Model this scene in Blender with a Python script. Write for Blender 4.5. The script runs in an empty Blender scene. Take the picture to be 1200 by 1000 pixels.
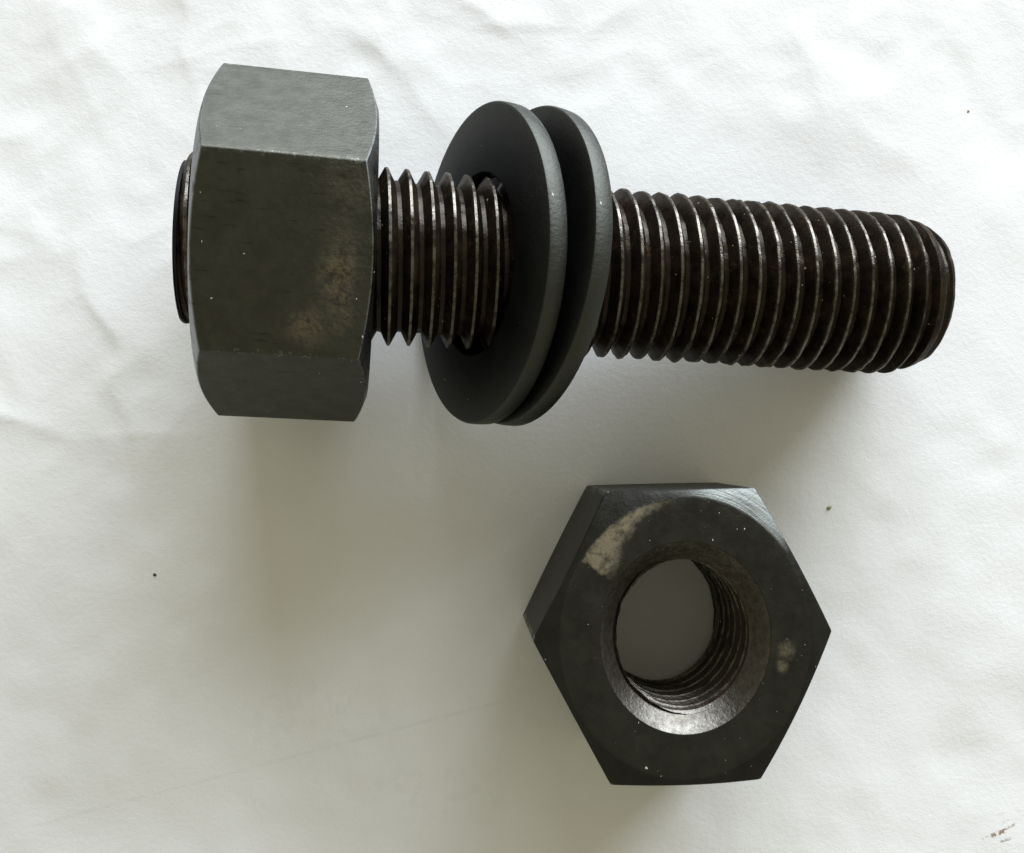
import bpy, math, random
import numpy as np
from mathutils import Matrix, Vector
random.seed(4); rng = np.random.default_rng(7)
PI = math.pi
K = 0.89834                                 # the hardware in the photograph is a tenth narrower along x than across
MM = 0.1                                    # one Blender unit is one centimetre
S = bpy.context.scene
COL = S.collection

# ------------------------------------------------------------------ camera
cam = bpy.data.cameras.new('camera')
cam.sensor_fit = 'VERTICAL'; cam.sensor_height = 24.0; cam.lens = 24.0 * 1.22656
cam.clip_start = 0.5; cam.clip_end = 2000
co = bpy.data.objects.new('camera', cam); COL.objects.link(co)
co.location = (-3.85506*MM, -0.59073*MM, 168.55029*MM)
co.rotation_euler = (0.01643, -0.05524, 0)
S.camera = co

# ------------------------------------------------------------------ light
S.view_settings.view_transform = 'Standard'; S.view_settings.look = 'None'
S.view_settings.exposure = 0.0; S.view_settings.gamma = 1.0
w = bpy.data.worlds.new('World'); S.world = w; w.use_nodes = True
bg = w.node_tree.nodes['Background']
bg.inputs[0].default_value = (0.385, 0.364, 0.266, 1); bg.inputs[1].default_value = 1.0
def window_light(name, az, el, dist, sx, sy, power, col):
    L = bpy.data.lights.new(name, 'AREA'); L.shape = 'RECTANGLE'; L.size = sx; L.size_y = sy
    L.energy = power; L.color = col
    o = bpy.data.objects.new(name, L); COL.objects.link(o)
    d = Vector((math.sin(az)*math.cos(el), math.cos(az)*math.cos(el), math.sin(el)))
    o.location = d*dist
    o.rotation_euler = (-d).to_track_quat('-Z', 'Y').to_euler()
    return o
window_light('window_light', math.radians(20), math.radians(18.5), 150, 172, 74, 690000, (0.85, 0.91, 1.0))

# ------------------------------------------------------------------ node helper
class N:
    def __init__(s, name):
        s.m = bpy.data.materials.new(name); s.m.use_nodes = True
        s.t = s.m.node_tree; s.b = s.t.nodes['Principled BSDF']
        s.tc = s.t.nodes.new('ShaderNodeTexCoord').outputs['Object']
    def lk(s, v, inp):
        if hasattr(v, 'is_linked'): s.t.links.new(v, inp)
        elif isinstance(v, (tuple, list)) and len(inp.default_value if hasattr(inp.default_value,'__len__') else [0]) == 4 and len(v) == 3:
            inp.default_value = (*v, 1)
        else: inp.default_value = v
    def noise(s, scale, detail=3, rough=.55, vec=None, dist=0):
        n = s.t.nodes.new('ShaderNodeTexNoise'); n.inputs['Scale'].default_value = scale
        n.inputs['Detail'].default_value = detail; n.inputs['Roughness'].default_value = rough; n.inputs['Distortion'].default_value = dist
        s.t.links.new(vec or s.tc, n.inputs['Vector']); return n.outputs['Fac']
    def noisec(s, scale, detail=2, vec=None):
        n = s.t.nodes.new('ShaderNodeTexNoise'); n.inputs['Scale'].default_value = scale; n.inputs['Detail'].default_value = detail
        s.t.links.new(vec or s.tc, n.inputs['Vector']); return n.outputs['Color']
    def voro(s, scale, vec=None, rnd=1.0):
        n = s.t.nodes.new('ShaderNodeTexVoronoi'); n.inputs['Scale'].default_value = scale; n.inputs['Randomness'].default_value = rnd
        s.t.links.new(vec or s.tc, n.inputs['Vector']); return n.outputs['Distance'], n.outputs['Color']
    def math(s, op, a, b=0.0, c=0.0):
        n = s.t.nodes.new('ShaderNodeMath'); n.operation = op
        for v, i in ((a,0),(b,1),(c,2)): s.lk(v, n.inputs[i])
        return n.outputs[0]
    def vmath(s, op, a, b=(0,0,0), sc=None):
        n = s.t.nodes.new('ShaderNodeVectorMath'); n.operation = op
        s.lk(a, n.inputs[0]); s.lk(b, n.inputs[1])
        if sc is not None: s.lk(sc, n.inputs['Scale'])
        return n.outputs['Value'] if op in ('LENGTH','DISTANCE','DOT_PRODUCT') else n.outputs['Vector']
    def ramp(s, v, a, b, oa=0.0, ob=1.0):                          # smooth map a..b -> oa..ob
        n = s.t.nodes.new('ShaderNodeMapRange'); n.interpolation_type = 'SMOOTHSTEP'
        for k, x in ((0,v),(1,a),(2,b),(3,oa),(4,ob)): s.lk(x, n.inputs[k])
        return n.outputs[0]
    def mix(s, f, a, b):
        n = s.t.nodes.new('ShaderNodeMix'); n.data_type = 'RGBA'
        s.lk(f, n.inputs[0]); s.lk(a, n.inputs[6]); s.lk(b, n.inputs[7]); return n.outputs[2]
    def sep(s, v=None):
        n = s.t.nodes.new('ShaderNodeSeparateXYZ'); s.t.links.new(v or s.tc, n.inputs[0]); return n.outputs
    def comb(s, x, y, z):
        n = s.t.nodes.new('ShaderNodeCombineXYZ')
        for v, i in ((x,0),(y,1),(z,2)): s.lk(v, n.inputs[i])
        return n.outputs[0]
    def bump(s, h, strength, dist, prev=None):
        n = s.t.nodes.new('ShaderNodeBump'); n.inputs['Strength'].default_value = strength; n.inputs['Distance'].default_value = dist
        s.t.links.new(h, n.inputs['Height'])
        if prev: s.t.links.new(prev, n.inputs['Normal'])
        return n.outputs[0]
    def blob(s, c, r, soft=.35, nscale=3.0, namp=.5, vec=None):    # 1 inside a ragged ellipsoid of centre c, half axes r
        d = s.vmath('DIVIDE', s.vmath('SUBTRACT', vec or s.tc, c), r)
        l = s.math('ADD', s.vmath('LENGTH', d), s.math('MULTIPLY', s.math('SUBTRACT', s.noise(nscale, 4, .65), .5), namp*2))
        return s.ramp(l, 1-soft, 1+soft*.4, 1.0, 0.0)
    def coat(s, col, rough, gloss, normal):       # dull diffuse under a tight-tailed metallic sheen, as black oxide has
        s.lk(col, s.b.inputs['Base Color']); s.b.inputs['Roughness'].default_value = .8; s.b.inputs['Specular IOR Level'].default_value = 0
        g = s.t.nodes.new('ShaderNodeBsdfAnisotropic'); g.distribution = 'BECKMANN'
        lw = s.t.nodes.new('ShaderNodeLayerWeight'); lw.inputs['Blend'].default_value = .5
        fr = s.math('MULTIPLY', s.math('POWER', lw.outputs['Facing'], 5.0), .2)      # stronger mirror at grazing angles
        gloss = s.mix(fr, gloss, (1, 1, 1))
        s.lk(gloss, g.inputs['Color']); s.lk(rough, g.inputs['Roughness'])
        a = s.t.nodes.new('ShaderNodeAddShader'); s.t.links.new(s.b.outputs[0], a.inputs[0]); s.t.links.new(g.outputs[0], a.inputs[1])
        s.t.links.new(normal, s.b.inputs['Normal']); s.t.links.new(normal, g.inputs['Normal'])
        s.t.links.new(a.outputs[0], s.t.nodes['Material Output'].inputs['Surface']); return s.m
    def out(s, col, rough, metal=0.0, normal=None, ior=None, spec=None):
        s.lk(col, s.b.inputs['Base Color']); s.lk(rough, s.b.inputs['Roughness']); s.lk(metal, s.b.inputs['Metallic'])
        if normal: s.t.links.new(normal, s.b.inputs['Normal'])
        if ior: s.b.inputs['IOR'].default_value = ior
        if spec is not None: s.lk(spec, s.b.inputs['Specular IOR Level'])
        return s.m

# ------------------------------------------------------------------ materials
def mat_paper():
    n = N('white_paper'); x, y, z = n.sep()
    tooth = n.noise(34, 4, .62); tooth2 = n.noise(11, 3, .55)
    col = n.mix(n.noise(2.2, 3), (.83,.835,.84), (.80,.80,.79))
    # faint ruled line and show-through handwriting at the bottom
    def line(px, py, qx, qy, wd, amt, col):
        dx, dy = qx-px, qy-py; L = math.hypot(dx, dy); dx /= L; dy /= L
        u = n.math('ADD', n.math('MULTIPLY', n.math('SUBTRACT', x, px), dx), n.math('MULTIPLY', n.math('SUBTRACT', y, py), dy))
        v = n.math('ABSOLUTE', n.math('ADD', n.math('MULTIPLY', n.math('SUBTRACT', x, px), -dy), n.math('MULTIPLY', n.math('SUBTRACT', y, py), dx)))
        m = n.math('MULTIPLY', n.ramp(v, wd*.3, wd, 1, 0), n.math('MULTIPLY', n.ramp(u, 0, .4), n.ramp(u, L-.4, L, 1, 0)))
        m = n.math('MULTIPLY', m, n.math('MULTIPLY', n.ramp(n.noise(3, 3), .3, .6), amt))
        return n.mix(m, col, (.42,.42,.42))
    col = line(-7.2, -6.1, 0.6, -4.15, .04, .10, col)
    b1 = n.math('MULTIPLY', n.blob((-.6,-5.6,0), (1.3,.5,1), .5, 4, .6), n.ramp(n.noise(5, 2), .5, .62))
    col = n.mix(n.math('MULTIPLY', b1, .06), col, (.4,.4,.4))
    b1 = n.math('MULTIPLY', n.blob((-2.7,-4.4,0), (1.5,.7,1), .5, 4, .6), n.ramp(n.noise(5, 2), .5, .62))
    col = n.mix(n.math('MULTIPLY', b1, .06), col, (.4,.4,.4))
    # brown smear strokes in the bottom right corner
    for (cx, cy, a, l, wd, c, k) in STREAKS:
        ca, sa = math.cos(a), math.sin(a)
        u = n.math('ADD', n.math('MULTIPLY', n.math('SUBTRACT', x, cx), ca), n.math('MULTIPLY', n.math('SUBTRACT', y, cy), sa))
        v = n.math('ADD', n.math('MULTIPLY', n.math('SUBTRACT', x, cx), -sa), n.math('MULTIPLY', n.math('SUBTRACT', y, cy), ca))
        m = n.math('MULTIPLY', n.ramp(n.math('ABSOLUTE', u), l*.6, l, 1, 0), n.ramp(n.math('ABSOLUTE', v), wd*.4, wd, 1, 0))
        m = n.math('MULTIPLY', m, n.math('MULTIPLY', n.ramp(n.noise(22, 2), .35, .6), k))
        col = n.mix(m, col, c)
    nm = n.bump(tooth2, .22, .018); nm = n.bump(tooth, .38, .0065, nm)
    return n.out(col, .75, 0, nm, spec=.25)
STREAKS = []                                   # filled in below, once pixels can be placed on the table

def dust(n, col, scale, amt, thr, c=(.55,.55,.5)):
    wv = n.vmath('ADD', n.tc, n.vmath('SCALE', n.vmath('SUBTRACT', n.noisec(scale*2.2), (.5,.5,.5)), sc=.55/scale))
    d, cc = n.voro(scale, wv); r = n.sep(cc)[0]
    m = n.math('MULTIPLY', n.math('LESS_THAN', d, n.math('MULTIPLY', r, .12)), n.math('GREATER_THAN', n.sep(cc)[1], thr))
    return n.mix(n.math('MULTIPLY', m, amt), col, c)

def steel_base(n, dark=(.002,.002,.0018), light=(.005,.005,.0044)):
    col = n.mix(n.ramp(n.noise(1.6, 5, .6), .3, .7), dark, light)
    return n.mix(n.math('MULTIPLY', n.ramp(n.noise(14, 4, .7), .45, .75), .5), col, light)

def mat_stud_nut():                             # local frame: nut axis is x
    n = N('black_forged_steel')
    col = steel_base(n)
    up = n.ramp(n.sep()[2], 1.7, 1.95)
    m1 = n.blob((.74,-.22,2.05), (.28,.66,.5), .9, 4.0, .8)
    m2 = n.blob((.36,-.82,2.05), (.28,.26,.5), .9, 4.5, .8)
    m3 = n.blob((.85,.85,2.05), (.5,.3,.5), .9, 3, .6)
    g = n.ramp(n.noise(9, 5, .7), .3, .68)
    rust = n.math('MULTIPLY', n.math('MAXIMUM', n.math('MAXIMUM', m1, m2), n.math('MULTIPLY', m3, .3)), up)
    col = n.mix(n.math('MULTIPLY', rust, n.math('MULTIPLY', g, .75)), col, (.125,.097,.052))
    # worn streaks along the axis
    sv = n.vmath('MULTIPLY', n.tc, (1.2, 9, 9))
    st = n.ramp(n.noise(2.2, 4, .6, sv), .66, .74)
    col = n.mix(n.math('MULTIPLY', st, .25), col, (.01,.01,.01))
    col = dust(n, col, 9, .8, .86)
    ro = n.ramp(n.noise(5, 4, .6), .3, .7, .54, .58)
    ro = n.math('ADD', ro, n.math('MULTIPLY', rust, .25))
    pit = n.noise(16, 5, .65)
    gx = n.ramp(n.sep()[0], -.4, 1.1, .25, 1.0)
    h = n.math('MULTIPLY', pit, gx)
    nm = n.bump(n.noise(2.5, 3), .10, .05); nm = n.bump(h, .36, .03, nm)
    gl = n.mix(n.ramp(n.noise(4, 5, .65), .3, .7), (.058,.058,.049), (.076,.076,.063)); gl = n.mix(rust, gl, (.03,.027,.02))
    x, y, z = n.sep(); rx = n.vmath('LENGTH', n.comb(0.0, y, z))
    cone = n.math('SUBTRACT', n.math('ADD', n.math('ABSOLUTE', x), n.math('MULTIPLY', n.math('SUBTRACT', rx, CH_R), CH_T)), M_NUT/2)
    gl = n.mix(n.math('MULTIPLY', n.ramp(cone, -.02, -.005), n.ramp(n.noise(5, 4), .3, .5)), gl, (.21,.22,.225))       # the ends are turned bright
    edge = n.math('MULTIPLY', n.ramp(rx, RC-.034, RC-.016), n.ramp(n.noise(9, 5, .8), .54, .68)); gl = n.mix(edge, gl, (.18,.185,.17))
    fl = n.ramp(n.noise(1.3, 4, .65, n.vmath('MULTIPLY', n.tc, (2.2, 14, 14))), .60, .70); gl = n.mix(n.math('MULTIPLY', fl, .6), gl, (.025,.025,.022))
    return n.coat(col, ro, gl, nm)

def mat_loose_nut():                            # local frame: nut axis is z, top face at +z
    n = N('black_oxide_steel')
    col = steel_base(n, (.003,.003,.0027), (.008,.008,.007))
    x, y, z = n.sep()
    top = n.ramp(z, 1.0, 1.1)
    r = n.vmath('LENGTH', n.comb(x, y, 0.0))
    th = n.math('ADD', n.math('ARCTAN2', y, x), n.math('MULTIPLY', n.math('SUBTRACT', n.noise(5, 4, .65), .5), .22))
    rj = n.math('ADD', r, n.math('MULTIPLY', n.math('SUBTRACT', n.noise(4.5, 5, .7), .5), .34))
    rin = n.ramp(th, 1.68, 2.5, 1.86, 1.44)
    m1 = n.math('MULTIPLY', n.ramp(n.math('SUBTRACT', rj, rin), -.04, .22), n.math('MULTIPLY', n.ramp(th, 1.62, 1.80), n.ramp(th, 2.50, 2.56, 1, 0)))
    m1 = n.math('MULTIPLY', m1, n.ramp(n.math('ADD', r, n.math('MULTIPLY', n.math('SUBTRACT', n.noise(9, 4, .7), .5), .10)), 1.90, 1.965, 1, 0))
    dv = n.comb(n.math('ADD', n.math('MULTIPLY', x, 2.2), n.math('MULTIPLY', y, 2.2)), n.math('MULTIPLY', n.math('SUBTRACT', y, x), 7.0), 0.0)
    g = n.math('MULTIPLY', n.ramp(n.noise(7, 6, .75), .32, .56, .3, 1), n.ramp(n.noise(1.2, 4, .6, dv), .3, .5, .5, 1))
    col = n.mix(n.math('MULTIPLY', m1, n.math('MULTIPLY', g, top)), col, (.175,.148,.098))
    m2 = n.math('MAXIMUM', n.blob((1.57,-.22,1.22), (.15,.15,.5), .6, 5, .5), n.blob((1.50,-.42,1.22), (.11,.12,.5), .6, 5, .5))
    col = n.mix(n.math('MULTIPLY', m2, n.math('MULTIPLY', top, n.ramp(n.noise(11, 4, .7), .35, .65, .12, .5))), col, (.16,.135,.085))
    # bare scratched metal on the chamfer at the upper right corner
    ch = n.math('MULTIPLY', n.ramp(r, 1.95, 1.98), n.math('MULTIPLY', n.ramp(z, .9, 1.0), n.blob((1.05,1.80,1.15), (1.1,.75,.6), .5, 2, .3)))
    rings = n.noise(1.0, 4, .7, n.comb(n.math('MULTIPLY', r, 42), n.math('MULTIPLY', x, 1.5), 0.0))
    wear = n.math('MULTIPLY', ch, n.ramp(rings, .35, .65, .35, 1))
    col = n.mix(n.math('MULTIPLY', wear, .6), col, (.10,.105,.10))
    col = dust(n, col, 8, .9, .80, (.6,.6,.55)); col = dust(n, col, 17, .6, .88, (.5,.5,.46))
    ro = n.ramp(n.noise(4, 4, .6), .3, .7, .49, .54)
    ro = n.math('ADD', ro, n.math('MULTIPLY', m1, .3))
    nm = n.bump(n.noise(3, 3), .15, .04); nm = n.bump(n.noise(24, 4, .6), .22, .02, nm); nm = n.bump(n.math('MULTIPLY', rings, ch), .2, .02, nm)
    gl = n.mix(n.ramp(n.noise(4, 5, .65), .3, .7), (.036,.036,.033), (.049,.049,.045)); gl = n.mix(m1, gl, (.015,.015,.012))
    turned = n.math('MULTIPLY', n.ramp(r, 1.955, 1.975), n.ramp(z, .98, 1.05)); gl = n.mix(n.math('MULTIPLY', turned, .45), gl, (.02,.02,.018))
    edge = n.math('MULTIPLY', n.ramp(r, RC-.045, RC-.018), n.ramp(n.noise(8, 5, .75), .45, .62)); gl = n.mix(edge, gl, (.30,.31,.29))
    scr = n.ramp(n.noise(1.5, 3, .6, n.vmath('MULTIPLY', n.tc, (3, 34, 6))), .70, .74); gl = n.mix(n.math('MULTIPLY', scr, .35), gl, (.12,.12,.11)); gl = n.mix(n.math('MULTIPLY', wear, .8), gl, (.26,.28,.265))
    return n.coat(col, ro, gl, nm)

def mat_countersink():
    n = N('bare_oily_steel'); x, y, z = n.sep()
    r = n.vmath('LENGTH', n.comb(x, y, 0.0))
    rings = n.noise(1.0, 3, .6, n.comb(n.math('MULTIPLY', r, 60), n.math('MULTIPLY', x, 2), 0.0))
    g = n.math('MULTIPLY', n.ramp(n.noise(9, 6, .75), .30, .70), n.ramp(n.noise(1.3, 3), .35, .6, .55, 1))
    col = n.mix(g, (.012,.010,.008), (.02,.018,.015))
    col = dust(n, col, 22, .9, .55, (.02,.016,.012))
    nm = n.bump(n.noise(14, 4, .65), .45, .02); nm = n.bump(rings, .15, .01, nm)
    return n.coat(col, n.ramp(g, 0, 1, .44, .41), n.mix(g, (.052,.047,.039), (.115,.11,.097)), nm)

def mat_thread(axis, rc, name):                 # oily dark thread, worn bright on the crest; axis 0 = x, 2 = z
    n = N(name); x, y, z = n.sep()
    r = n.vmath('LENGTH', n.comb(0.0, y, z) if axis == 0 else n.comb(x, y, 0.0))
    g = n.ramp(n.noise(3.2, 5, .65), .35, .7)
    col = n.mix(g, (.007,.005,.004), (.022,.015,.010))
    col = n.mix(n.math('MULTIPLY', n.ramp(n.noise(5.5, 5, .75), .56, .72), .6), col, (.075,.045,.022))
    if axis == 0:
        crest = n.ramp(r, rc-.028, rc-.004)
    else:
        crest = n.ramp(r, rc+.004, rc+.028, 1, 0)
    crest = n.math('MULTIPLY', crest, n.ramp(n.noise(6, 6, .8), .36, .62, .08, 1))
    col = n.mix(n.math('MULTIPLY', crest, .5), col, (.05,.045,.038))
    col = dust(n, col, 9, .9, .80, (.5,.43,.30)); col = dust(n, col, 20, .6, .85, (.32,.27,.2))
    nm = n.bump(n.noise(20, 4, .65), .40, .018)
    ro = n.ramp(n.noise(6, 3), .3, .7, .24, .40)
    return n.coat(col, n.math('ADD', ro, .04), n.mix(crest, (.021,.019,.016), (.125,.118,.10)), nm)

def mat_washer():
    n = N('black_washer_steel'); x, y, z = n.sep()
    an = n.t.nodes.new('ShaderNodeAttribute'); an.attribute_name = 'rim'; rim = n.ramp(an.outputs['Fac'], 0, 1)
    col = n.mix(n.ramp(n.noise(2, 4), .3, .7), (.004,.004,.0043), (.007,.007,.007))
    col = n.mix(n.math('MULTIPLY', rim, .5), col, (.02,.021,.019))
    col = dust(n, col, 7, .7, .90)
    h = n.math('MULTIPLY', n.noise(17, 4, .6), n.ramp(rim, 0, 1, .35, 1))
    nm = n.bump(h, .30, .025)
    return n.coat(col, n.ramp(n.noise(5,3), .3, .7, .52, .56), n.mix(rim, (.018,.018,.0195), (.050,.052,.046)), nm)

def mat_plain(name, a, b, rough=.8):
    n = N(name); return n.out(n.mix(n.ramp(n.noise(30, 3), .4, .6), a, b), rough, 0, n.bump(n.noise(40, 3), .6, .01))

# ------------------------------------------------------------------ mesh helpers
def make(name, V, F, mat, parent=None, sharp=30, merge=None, local=None):
    me = bpy.data.meshes.new(name)
    me.from_pydata([tuple(v) for v in V], [], [tuple(f) for f in F])
    if merge:
        import bmesh
        bm = bmesh.new(); bm.from_mesh(me); bmesh.ops.remove_doubles(bm, verts=bm.verts, dist=merge)
        bmesh.ops.dissolve_degenerate(bm, dist=merge, edges=bm.edges)
        bmesh.ops.recalc_face_normals(bm, faces=bm.faces); bm.to_mesh(me); bm.free()
    me.polygons.foreach_set('use_smooth', [True]*len(me.polygons))
    if sharp: me.set_sharp_from_angle(angle=math.radians(sharp))
    me.materials.append(mat); me.update()
    o = bpy.data.objects.new(name, me); COL.objects.link(o)
    if parent: o.parent = parent
    if local: o.matrix_basis = local
    return o
def rings_mesh(rings, closed_profile=False):    # rings: list of (n,3) arrays joined one to the next
    n = len(rings[0]); V = np.concatenate(rings); F = []
    m = len(rings)
    for i in range(m if closed_profile else m-1):
        a, b = i*n, ((i+1) % m)*n
        for j in range(n):
            k = (j+1) % n; F.append((a+j, a+k, b+k, b+j))
    return V, F
def thing(name, label, cat, group=None):
    o = bpy.data.objects.new(name, None); o.empty_display_size = .5; COL.objects.link(o); tag(o, label, cat, group); return o
def tag(o, label, cat, group=None):
    o['label'] = label; o['category'] = cat
    if group: o['group'] = group

# a hexagon with slightly rounded corners, as (n,2) outline; flats across AF, one corner on +x
AF = 41.0*MM; RC = AF/math.sqrt(3); M_NUT = 24.4*MM
def hex_outline(fr=.045, nf=16, na=5):
    P = []
    rr = RC - fr/math.cos(PI/6)
    for k in range(6):
        a = k*PI/3; c = np.array([math.cos(a), math.sin(a)])*rr
        for t in np.linspace(-PI/6, PI/6, na): P.append(c + fr*np.array([math.cos(a+t), math.sin(a+t)]))
        e0 = P[-1]; a2 = (k+1)*PI/3
        e1 = np.array([math.cos(a2), math.sin(a2)])*rr + fr*np.array([math.cos(a2-PI/6), math.sin(a2-PI/6)])
        for t in np.linspace(0, 1, nf+2)[1:-1]: P.append(e0*(1-t)+e1*t)
    return np.array(P)
HEX = hex_outline()
HR = np.hypot(HEX[:,0], HEX[:,1]); HD = HEX/HR[:,None]
CH_R = 19.6*MM; CH_T = math.tan(math.radians(23.0))
def nut_body(bore, csk):
    h = M_NUT/2; n = len(HEX)
    def ring(r, z): return np.column_stack([HD*r, np.full(n, z)])
    def side(sgn):
        drop = np.maximum(0, (HR-CH_R))*CH_T
        rr = []
        inner = ring(csk, sgn*h) ; rr.append(inner)
        rr.append(ring((csk+CH_R)/2, sgn*h)); rr.append(ring(CH_R-.03, sgn*h)); rr.append(ring(CH_R, sgn*(h-.004)))
        e = 0.012
        rr.append(np.column_stack([HEX - HD*e, sgn*(h-np.maximum(drop-e*CH_T, .006))]))
        rr.append(np.column_stack([HEX, sgn*(h-drop-e)]))
        return rr
    top = side(1); bot = side(-1)
    zc = np.linspace(0, 1, 7)[1:-1]
    mid = [top[-1]*(1-t)+bot[-1]*t for t in zc]
    depth = (csk-bore)*1.6
    V, F = rings_mesh([ring(bore, h-depth), ] + top + mid + bot[::-1] + [ring(bore, -h+depth)], True)
    return V, F, depth
def nut_body_open(csk, depth_r):                # body without the countersink cones (they are parts of their own)
    h = M_NUT/2
    V, F, d = nut_body(depth_r, csk); return V, F, d

def vnoise(x, y, seed):
    r = np.random.default_rng(seed); G = r.standard_normal((64,64))
    xi = np.floor(x).astype(int); yi = np.floor(y).astype(int); fx = x-xi; fy = y-yi
    fx = fx*fx*(3-2*fx); fy = fy*fy*(3-2*fy); g = lambda a, b: G[a % 64, b % 64]
    return (g(xi,yi)*(1-fx)+g(xi+1,yi)*fx)*(1-fy) + (g(xi,yi+1)*(1-fx)+g(xi+1,yi+1)*fx)*fy
def helix(major, minor, pitch, s0, s1, phase, limit, n=72, k=8, inner=False, flat_c=.125, flat_r=.2):
    """right-handed thread round x; a crest passes s = phase at +y. limit(s) caps the radius at the ends"""
    prof = []
    fc, fr = flat_c/2, .5-flat_r/2               # half crest, start of root (fractions of pitch)
    us = [-fc*.999, fc*.999, fc+(fr-fc)*.33, fc+(fr-fc)*.66, fr, .5, 1-fr, 1-fr+(fr-fc)*.33, 1-fr+(fr-fc)*.66]
    def rad(u):
        u = np.abs((u+.5) % 1.0 - .5)
        t = np.clip((u-fc)/(fr-fc), 0, 1); return major + (minor-major)*t
    i0 = math.floor((s0-phase)/pitch)-2; i1 = math.ceil((s1-phase)/pitch)+2
    grid = np.array([i+u for i in range(i0, i1) for u in us])
    ang = np.linspace(0, 2*PI, n+1)              # seam handled by merge
    V = []; rows = len(grid)
    for a in ang:
        s = phase + pitch*(grid + a/(2*PI)); sc = np.clip(s, s0, s1)
        r = rad((sc-phase)/pitch - a/(2*PI)); r = limit(sc, r)
        a_ = a % (2*PI); r = r + .007*vnoise(sc*4+3, 0*sc+9*math.sin(a_)+20, 31)*1.0 + .005*vnoise(sc*9, 0*sc+14*math.cos(a_)+30, 32)
        V.append(np.column_stack([sc, r*math.cos(a), r*math.sin(a)]))
    V = np.concatenate(V); F = []
    for j in range(n):
        for i in range(rows-1):
            a, b = j*rows+i, (j+1)*rows+i
            if V[a,0] == V[a+1,0] == V[b,0] == V[b+1,0]: continue
            F.append((a, a+1, b+1, b))
    return V, F

# ------------------------------------------------------------------ placement
def rot_m(a, b, c): return (Matrix.Rotation(c, 4, 'Z') @ Matrix.Rotation(b, 4, 'Y') @ Matrix.Rotation(a, 4, 'X'))
BM = rot_m(0.20799, 0.11838, -0.03859); BC = Vector((-29.11979*MM, 26.01361*MM, 23.80875*MM))
AX = (BM.to_3x3() @ Vector((1,0,0)))
CAMM = rot_m(0.01643, -0.05524, 0).to_3x3()
def on_table(px, py, z=0.0):                    # a point of the photograph (1200 x 1000) on the table
    d = CAMM @ Vector(((px-600)/1226.56, -(py-500)/1226.56, -1)); t = (z-co.location.z)/d.z
    return co.location + d*t
for px, py, qx, qy, wd, c, k in ((1152,985,1168,978,.03,(.55,.5,.45),.5), (1163,981,1180,975,.05,(.26,.15,.09),.95), (1172,977,1192,967,.03,(.3,.22,.16),.8),
                              (1174,988,1187,984,.03,(.32,.27,.22),.8), (1176,965,1185,962,.022,(.6,.6,.6),.6), (1170,957,1179,954,.02,(.65,.65,.65),.5)):
    p, q = on_table(px,py), on_table(qx,qy); d = q-p
    STREAKS.append(((p.x+q.x)/2, (p.y+q.y)/2, math.atan2(d.y, d.x), d.length/2*1.2, wd, c, k))

# ------------------------------------------------------------------ the paper
CREASES = [  # pixel ends, height (cm), half width (cm), shape: 'r' ridge, 's' step (one side higher)
    (95,345,118,410,.05,.5,'s'), (118,410,150,500,.06,.55,'s'), (0,485,40,500,.08,.5,'r'), (130,505,195,500,.04,.35,'r'), 
    (195,500,215,470,.03,.3,'r'), (80,20,120,55,.04,.5,'r'), (195,0,220,62,.055,.45,'s'), (220,62,300,55,.03,.35,'r'),
    (545,0,580,24,.05,.5,'s'), (580,24,650,26,.04,.4,'s'), (440,55,500,130,.05,.6,'s'), (400,20,440,55,.03,.5,'r'),
    (660,85,800,60,.03,.6,'r'), (800,95,850,70,.03,.5,'r'), (940,60,960,125,.03,.5,'s'), (960,125,1060,200,.025,.6,'r'), (1000,10,1080,30,.02,.5,'r'),
    (0,270,60,300,.025,.5,'r'), (20,280,100,345,.03,.5,'r'), (60,160,130,120,.02,.5,'r'), (320,20,330,60,.025,.5,'r'), (860,560,1000,520,.012,.8,'r'), (0,880,120,790,.02,.9,'r')]
def paper_height(X, Y):
    Z = 0.020*vnoise(X*.35+9, Y*.35+3, 1) + .010*vnoise(X*.8, Y*.8, 2) + .0045*vnoise(X*2.1, Y*2.1, 3)
    A, B = X*.8+Y*.6, Y*.8-X*.6                     # facets of the crumpled sheet, at a slant to its edges and strongest at the top and left
    crumple = .010*np.abs(vnoise(A*.9+5, B*.8+2, 21)) + .005*np.abs(vnoise(A*1.8+1, B*2.0+8, 22))
    Z -= crumple*(.30 + .70*np.clip((Y*1.1-X*.55-.5)/5, 0, 1))
    wx = X + .12*vnoise(X*1.3, Y*1.3, 11); wy = Y + .12*vnoise(X*1.3, Y*1.3, 12)
    for a, b, c, d, h, wd, sh in CREASES:
        h *= .36
        p, q = on_table(a,b), on_table(c,d); dx, dy = q.x-p.x, q.y-p.y; L = math.hypot(dx,dy); dx/=L; dy/=L
        u = (wx-p.x)*dx + (wy-p.y)*dy; v = -(wx-p.x)*dy + (wy-p.y)*dx
        end = np.exp(-(np.maximum(0, np.maximum(-u, u-L))/(.35*L+.3))**2)
        if sh == 'r': Z += h*np.exp(-np.abs(v)/wd*1.6)*end
        else: Z += h*np.where(v > 0, np.exp(-v/wd/1.8), np.exp(v/wd*4.5))*end
    return Z
gx = np.concatenate([np.linspace(-45,-12.6,30), np.arange(-12.5,12.51,.06), np.linspace(12.6,45,30)])
gy = np.concatenate([np.linspace(-40,-9.6,28), np.arange(-9.5,9.51,.06), np.linspace(9.6,40,28)])
X, Y = np.meshgrid(gx, gy); Z = paper_height(X, Y)
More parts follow.
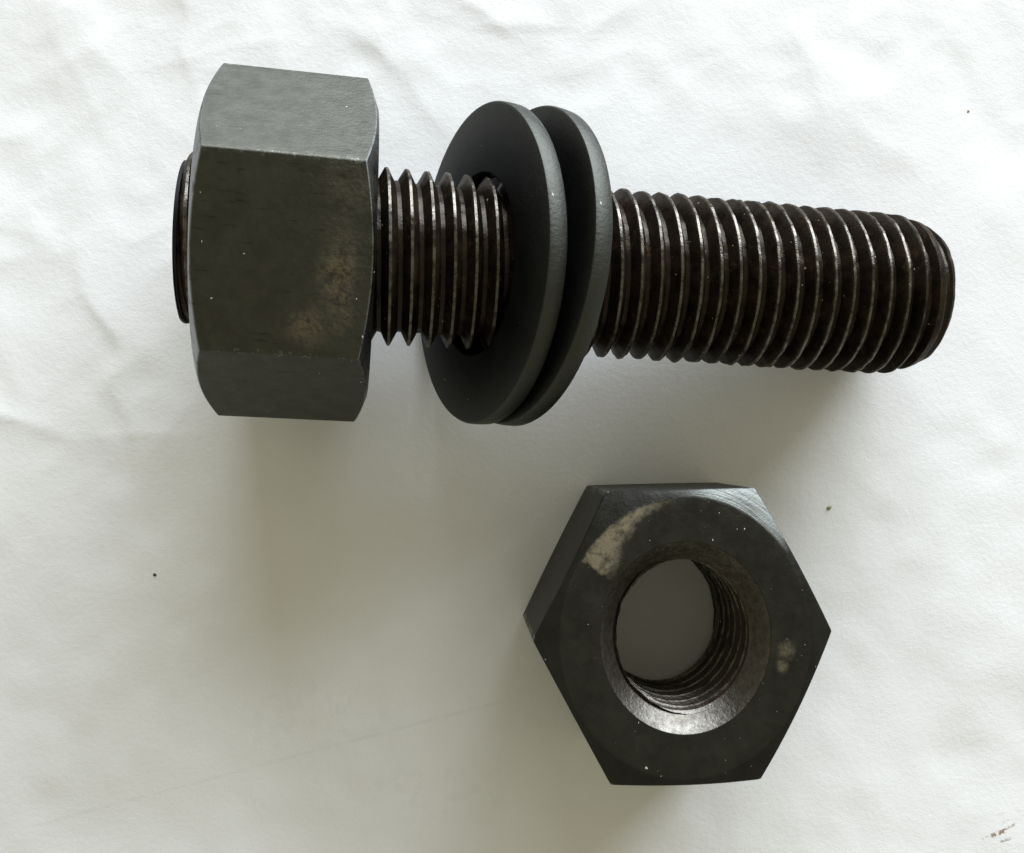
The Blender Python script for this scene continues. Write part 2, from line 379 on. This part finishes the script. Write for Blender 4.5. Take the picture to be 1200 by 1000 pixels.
# the sheet lies flat where the hardware presses on it
def flat(cx, cy, rx, ry): return np.exp(-(((X-cx)/rx)**2 + ((Y-cy)/ry)**2)**2)
near = np.clip(flat(2.8,-2.75,2.9,3.0) + flat(1.8,2.3,7.4,2.8), 0, 1)
Z = Z*(1-.85*near) - .02 
V = np.column_stack([X.ravel(), Y.ravel(), Z.ravel()])
nx, ny = len(gx), len(gy)
idx = np.arange(nx*ny).reshape(ny, nx)
F = np.stack([idx[:-1,:-1], idx[:-1,1:], idx[1:,1:], idx[1:,:-1]], -1).reshape(-1, 4)
paper = make('paper', V, F, mat_paper(), sharp=None); paper['kind'] = 'structure'

# ------------------------------------------------------------------ the loose nut
lt = thing('hex_nut', 'loose black hexagonal nut lying flat on the paper, hole facing up, with a tan scuff', 'nut', 'black hex nuts')
lt.location = (31.53276*MM*K, -27.54304*MM, M_NUT/2); lt.scale = (K, 1, 1); LM = Matrix.Rotation(0.01745, 4, 'Z')
CSK, BORE = 13.4*MM, 10.8*MM
n_ = len(HEX)
def ringz(r, z): return np.column_stack([HD*r, np.full(n_, z)])
h = M_NUT/2
V, F, dep = nut_body(12.6*MM, CSK)
ml = mat_loose_nut()
# body: faces and flats only, with an inner wall behind the thread
def body_only(csk, wall):
    V, F, d = nut_body(wall, csk); return V, F
V, F = body_only(CSK, 12.7*MM); make('body', V, F, ml, lt, 25, None, LM)
mc = mat_countersink(); CD = 2.6*MM
for sgn in (1, -1):
    rr = [ringz(CSK+.004, sgn*(h-.002)), ringz(CSK-.01, sgn*(h-.012)), ringz((CSK+BORE)/2, sgn*(h-CD*.52)), ringz(BORE-.01, sgn*(h-CD)), ringz(BORE+.1, sgn*(h-CD-.06))]
    V, F = rings_mesh(rr if sgn > 0 else rr[::-1]); make('countersink', V, F, mc, lt, 25, None, LM)
V, F = helix(12.2*MM, 10.5*MM, 3.125*MM, -h+.21, h-.21, .05, lambda s, r: np.maximum(r, np.maximum(BORE-.02-.3+.0*s, 0) + 0*r), n=96)
V = V[:, [1,2,0]]                                # axis to z
make('bore_thread', V, F, mat_thread(2, 10.5*MM, 'oily_bore_thread'), lt, 40, 1e-5, LM)

# ------------------------------------------------------------------ the nut on the stud
st = thing('hex_nut', 'black hexagonal nut screwed on the left end of the stud', 'nut', 'black hex nuts')
RX = Matrix(((0,0,1,0),(0,1,0,0),(-1,0,0,0),(0,0,0,1)))
st.location = (BC.x*K, BC.y, BC.z); st.scale = (K, 1, 1)
mn = mat_stud_nut()
V, F, dep = nut_body(12.55*MM, CSK)
def nut_to_x(V):                                 # nut axis z -> x, a flat facing +z
    c, s = math.cos(PI/2), math.sin(PI/2)
    return np.column_stack([V[:,2], V[:,0], V[:,1]])
make('body', nut_to_x(V), F, mn, st, 25, None, BM)

# ------------------------------------------------------------------ the stud
sd = thing('threaded_stud', 'dark oily fully threaded stud bolt lying across the paper through nut and washers', 'bolt')
sd.location = (BC.x*K, BC.y, BC.z); sd.scale = (K, 1, 1)
S0, S1 = -15.6*MM, 105.2*MM; MAJ, MIN_ = 12.19*MM, 10.35*MM
def lim(s, r):
    c1 = 9.6*MM + np.sqrt(np.clip((S1-s)/(7.5*MM), 0, 1))*2.7*MM
    c0 = 10.9*MM + (s-S0)*.9
    return np.minimum(r, np.minimum(c1, c0))
V, F = helix(MAJ, MIN_, 3.125*MM, S0, S1, 13.74*MM, lim, n=120)
make('thread', V, F, mat_thread(0, MAJ, 'oily_stud_thread'), sd, 35, 1e-5, BM)
mend = mat_washer()
for s_, sg in ((S0, -1), (S1, 1)):
    a = np.linspace(0, 2*PI, 97)[:-1]
    rr = [np.column_stack([np.full(96, s_-sg*.16), 1.02*np.cos(a), 1.02*np.sin(a)]) if sg < 0 else np.column_stack([np.full(96, s_-.02), .9*np.cos(a), .9*np.sin(a)])]
    R0 = 1.085 if sg < 0 else .965
    rr = [np.column_stack([np.full(96, s_-sg*.05), R0*np.cos(a), R0*np.sin(a)]), np.column_stack([np.full(96, s_+sg*.004), (R0-.01)*np.cos(a), (R0-.01)*np.sin(a)]),
          np.column_stack([np.full(96, s_+sg*.010), (R0-.08)*np.cos(a), (R0-.08)*np.sin(a)]), np.column_stack([np.full(96, s_+sg*.010), .01*np.cos(a), .01*np.sin(a)])]
    V, F = rings_mesh(rr)
    make('end_face', V, F, mend, sd, 30, 1e-6, BM)

# ------------------------------------------------------------------ the washers
def washer(name, L, dy, dz, a, b, label):
    R_, IR, T, bev = 22.45*MM, 12.5*MM, 3.0*MM, .3*MM
    prof = [(IR+.04,0),(R_-bev*1.6,0),(R_-bev*.5,bev*.35),(R_,bev*1.3),(R_+.004,T*.5),(R_,T-bev*1.3),(R_-bev*.5,T-bev*.35),(R_-bev*1.6,T),(IR+.04,T),(IR,T-.04),(IR,.04)]
    t = np.linspace(0, 2*PI, 145)[:-1]
    V, F = rings_mesh([np.column_stack([r*np.cos(t), r*np.sin(t), np.full(144, z)]) for r, z in prof], True)
    n = Vector((math.cos(b)*math.cos(a), math.sin(a)*math.cos(b), math.sin(b)))
    q = np.array(n.to_track_quat('Z', 'Y').to_matrix()); c = BC + AX*L + Vector((0, dy, dz)) - n*.02
    true_r = np.hypot(V[:,0], V[:,1])
    V = (V @ q.T * np.array([K,1,1])) @ q        # narrower along the table's x, kept in the washer's own axes
    o = make(name, V, F, MW, None, 35)
    at = o.data.attributes.new('rim', 'FLOAT', 'POINT'); at.data.foreach_set('value', np.clip((true_r-2.17)/.05, 0, 1).astype(np.float32))
    o.matrix_world = Matrix.Translation((c.x*K, c.y, c.z)) @ Matrix(q.tolist()).to_4x4()
    tag(o, label, 'washer', 'black flat washers on the stud')
    return o
MW = mat_washer()
washer('flat_washer', 28.4585*MM, -.2986*MM, .9906*MM, -.0227, -.4494, 'black flat washer on the stud nearer the screwed-on nut, its whole face showing')
washer('flat_washer', 34.5578*MM, -.2231*MM, 1.642*MM, -.1069, -.4555, 'black flat washer nearer the stud\'s free end, half hidden behind the other washer')

# ------------------------------------------------------------------ specks on the paper
def speck(px, py, r, mat, label, seed):
    r_ = np.random.default_rng(seed); V = []; F = []
    for i, (zz, k) in enumerate(((0,.9),(.35,1.0),(.75,.6))):
        for j in range(7):
            a = 2*PI*j/7; q = r*k*r_.uniform(.7,1.2); V.append((q*math.cos(a), q*1.25*math.sin(a), zz*r*.8))
    V.append((0,0,r*.75))
    for i in range(2):
        for j in range(7): F.append((i*7+j, i*7+(j+1)%7, (i+1)*7+(j+1)%7, (i+1)*7+j))
    for j in range(7): F.append((14+j, 14+(j+1)%7, 21))
    o = make('dirt_speck', np.array(V), F, mat, None, 60); p = on_table(px, py)
    z = float(paper_height(np.array([[p.x]]), np.array([[p.y]]))[0,0]); nr = float(np.clip(math.exp(-((((p.x-2.8)/2.9)**2+((p.y+2.75)/3.0)**2)**2))+math.exp(-((((p.x-1.8)/7.4)**2+((p.y-2.3)/2.8)**2)**2)), 0, 1))
    o.location = (p.x, p.y, z*(1-.85*nr) - .02 - r*.12); o.rotation_euler = (0,0,seed)
    tag(o, label, 'speck', 'specks of dirt on the paper')
md = mat_plain('dark_grit', (.05,.03,.012), (.08,.05,.02)); mo = mat_plain('olive_grit', (.34,.34,.22), (.42,.42,.28)); mb = mat_plain('brown_grit', (.30,.25,.19), (.42,.36,.28))
speck(180.5, 674, .026, md, 'dark brown speck on the shadowed paper left of the loose nut', 1)
speck(973, 595, .042, mo, 'pale olive speck on the paper above the right corner of the loose nut', 2)
speck(1137, 129, .024, mb, 'small brown speck on the paper above the free end of the stud', 3)
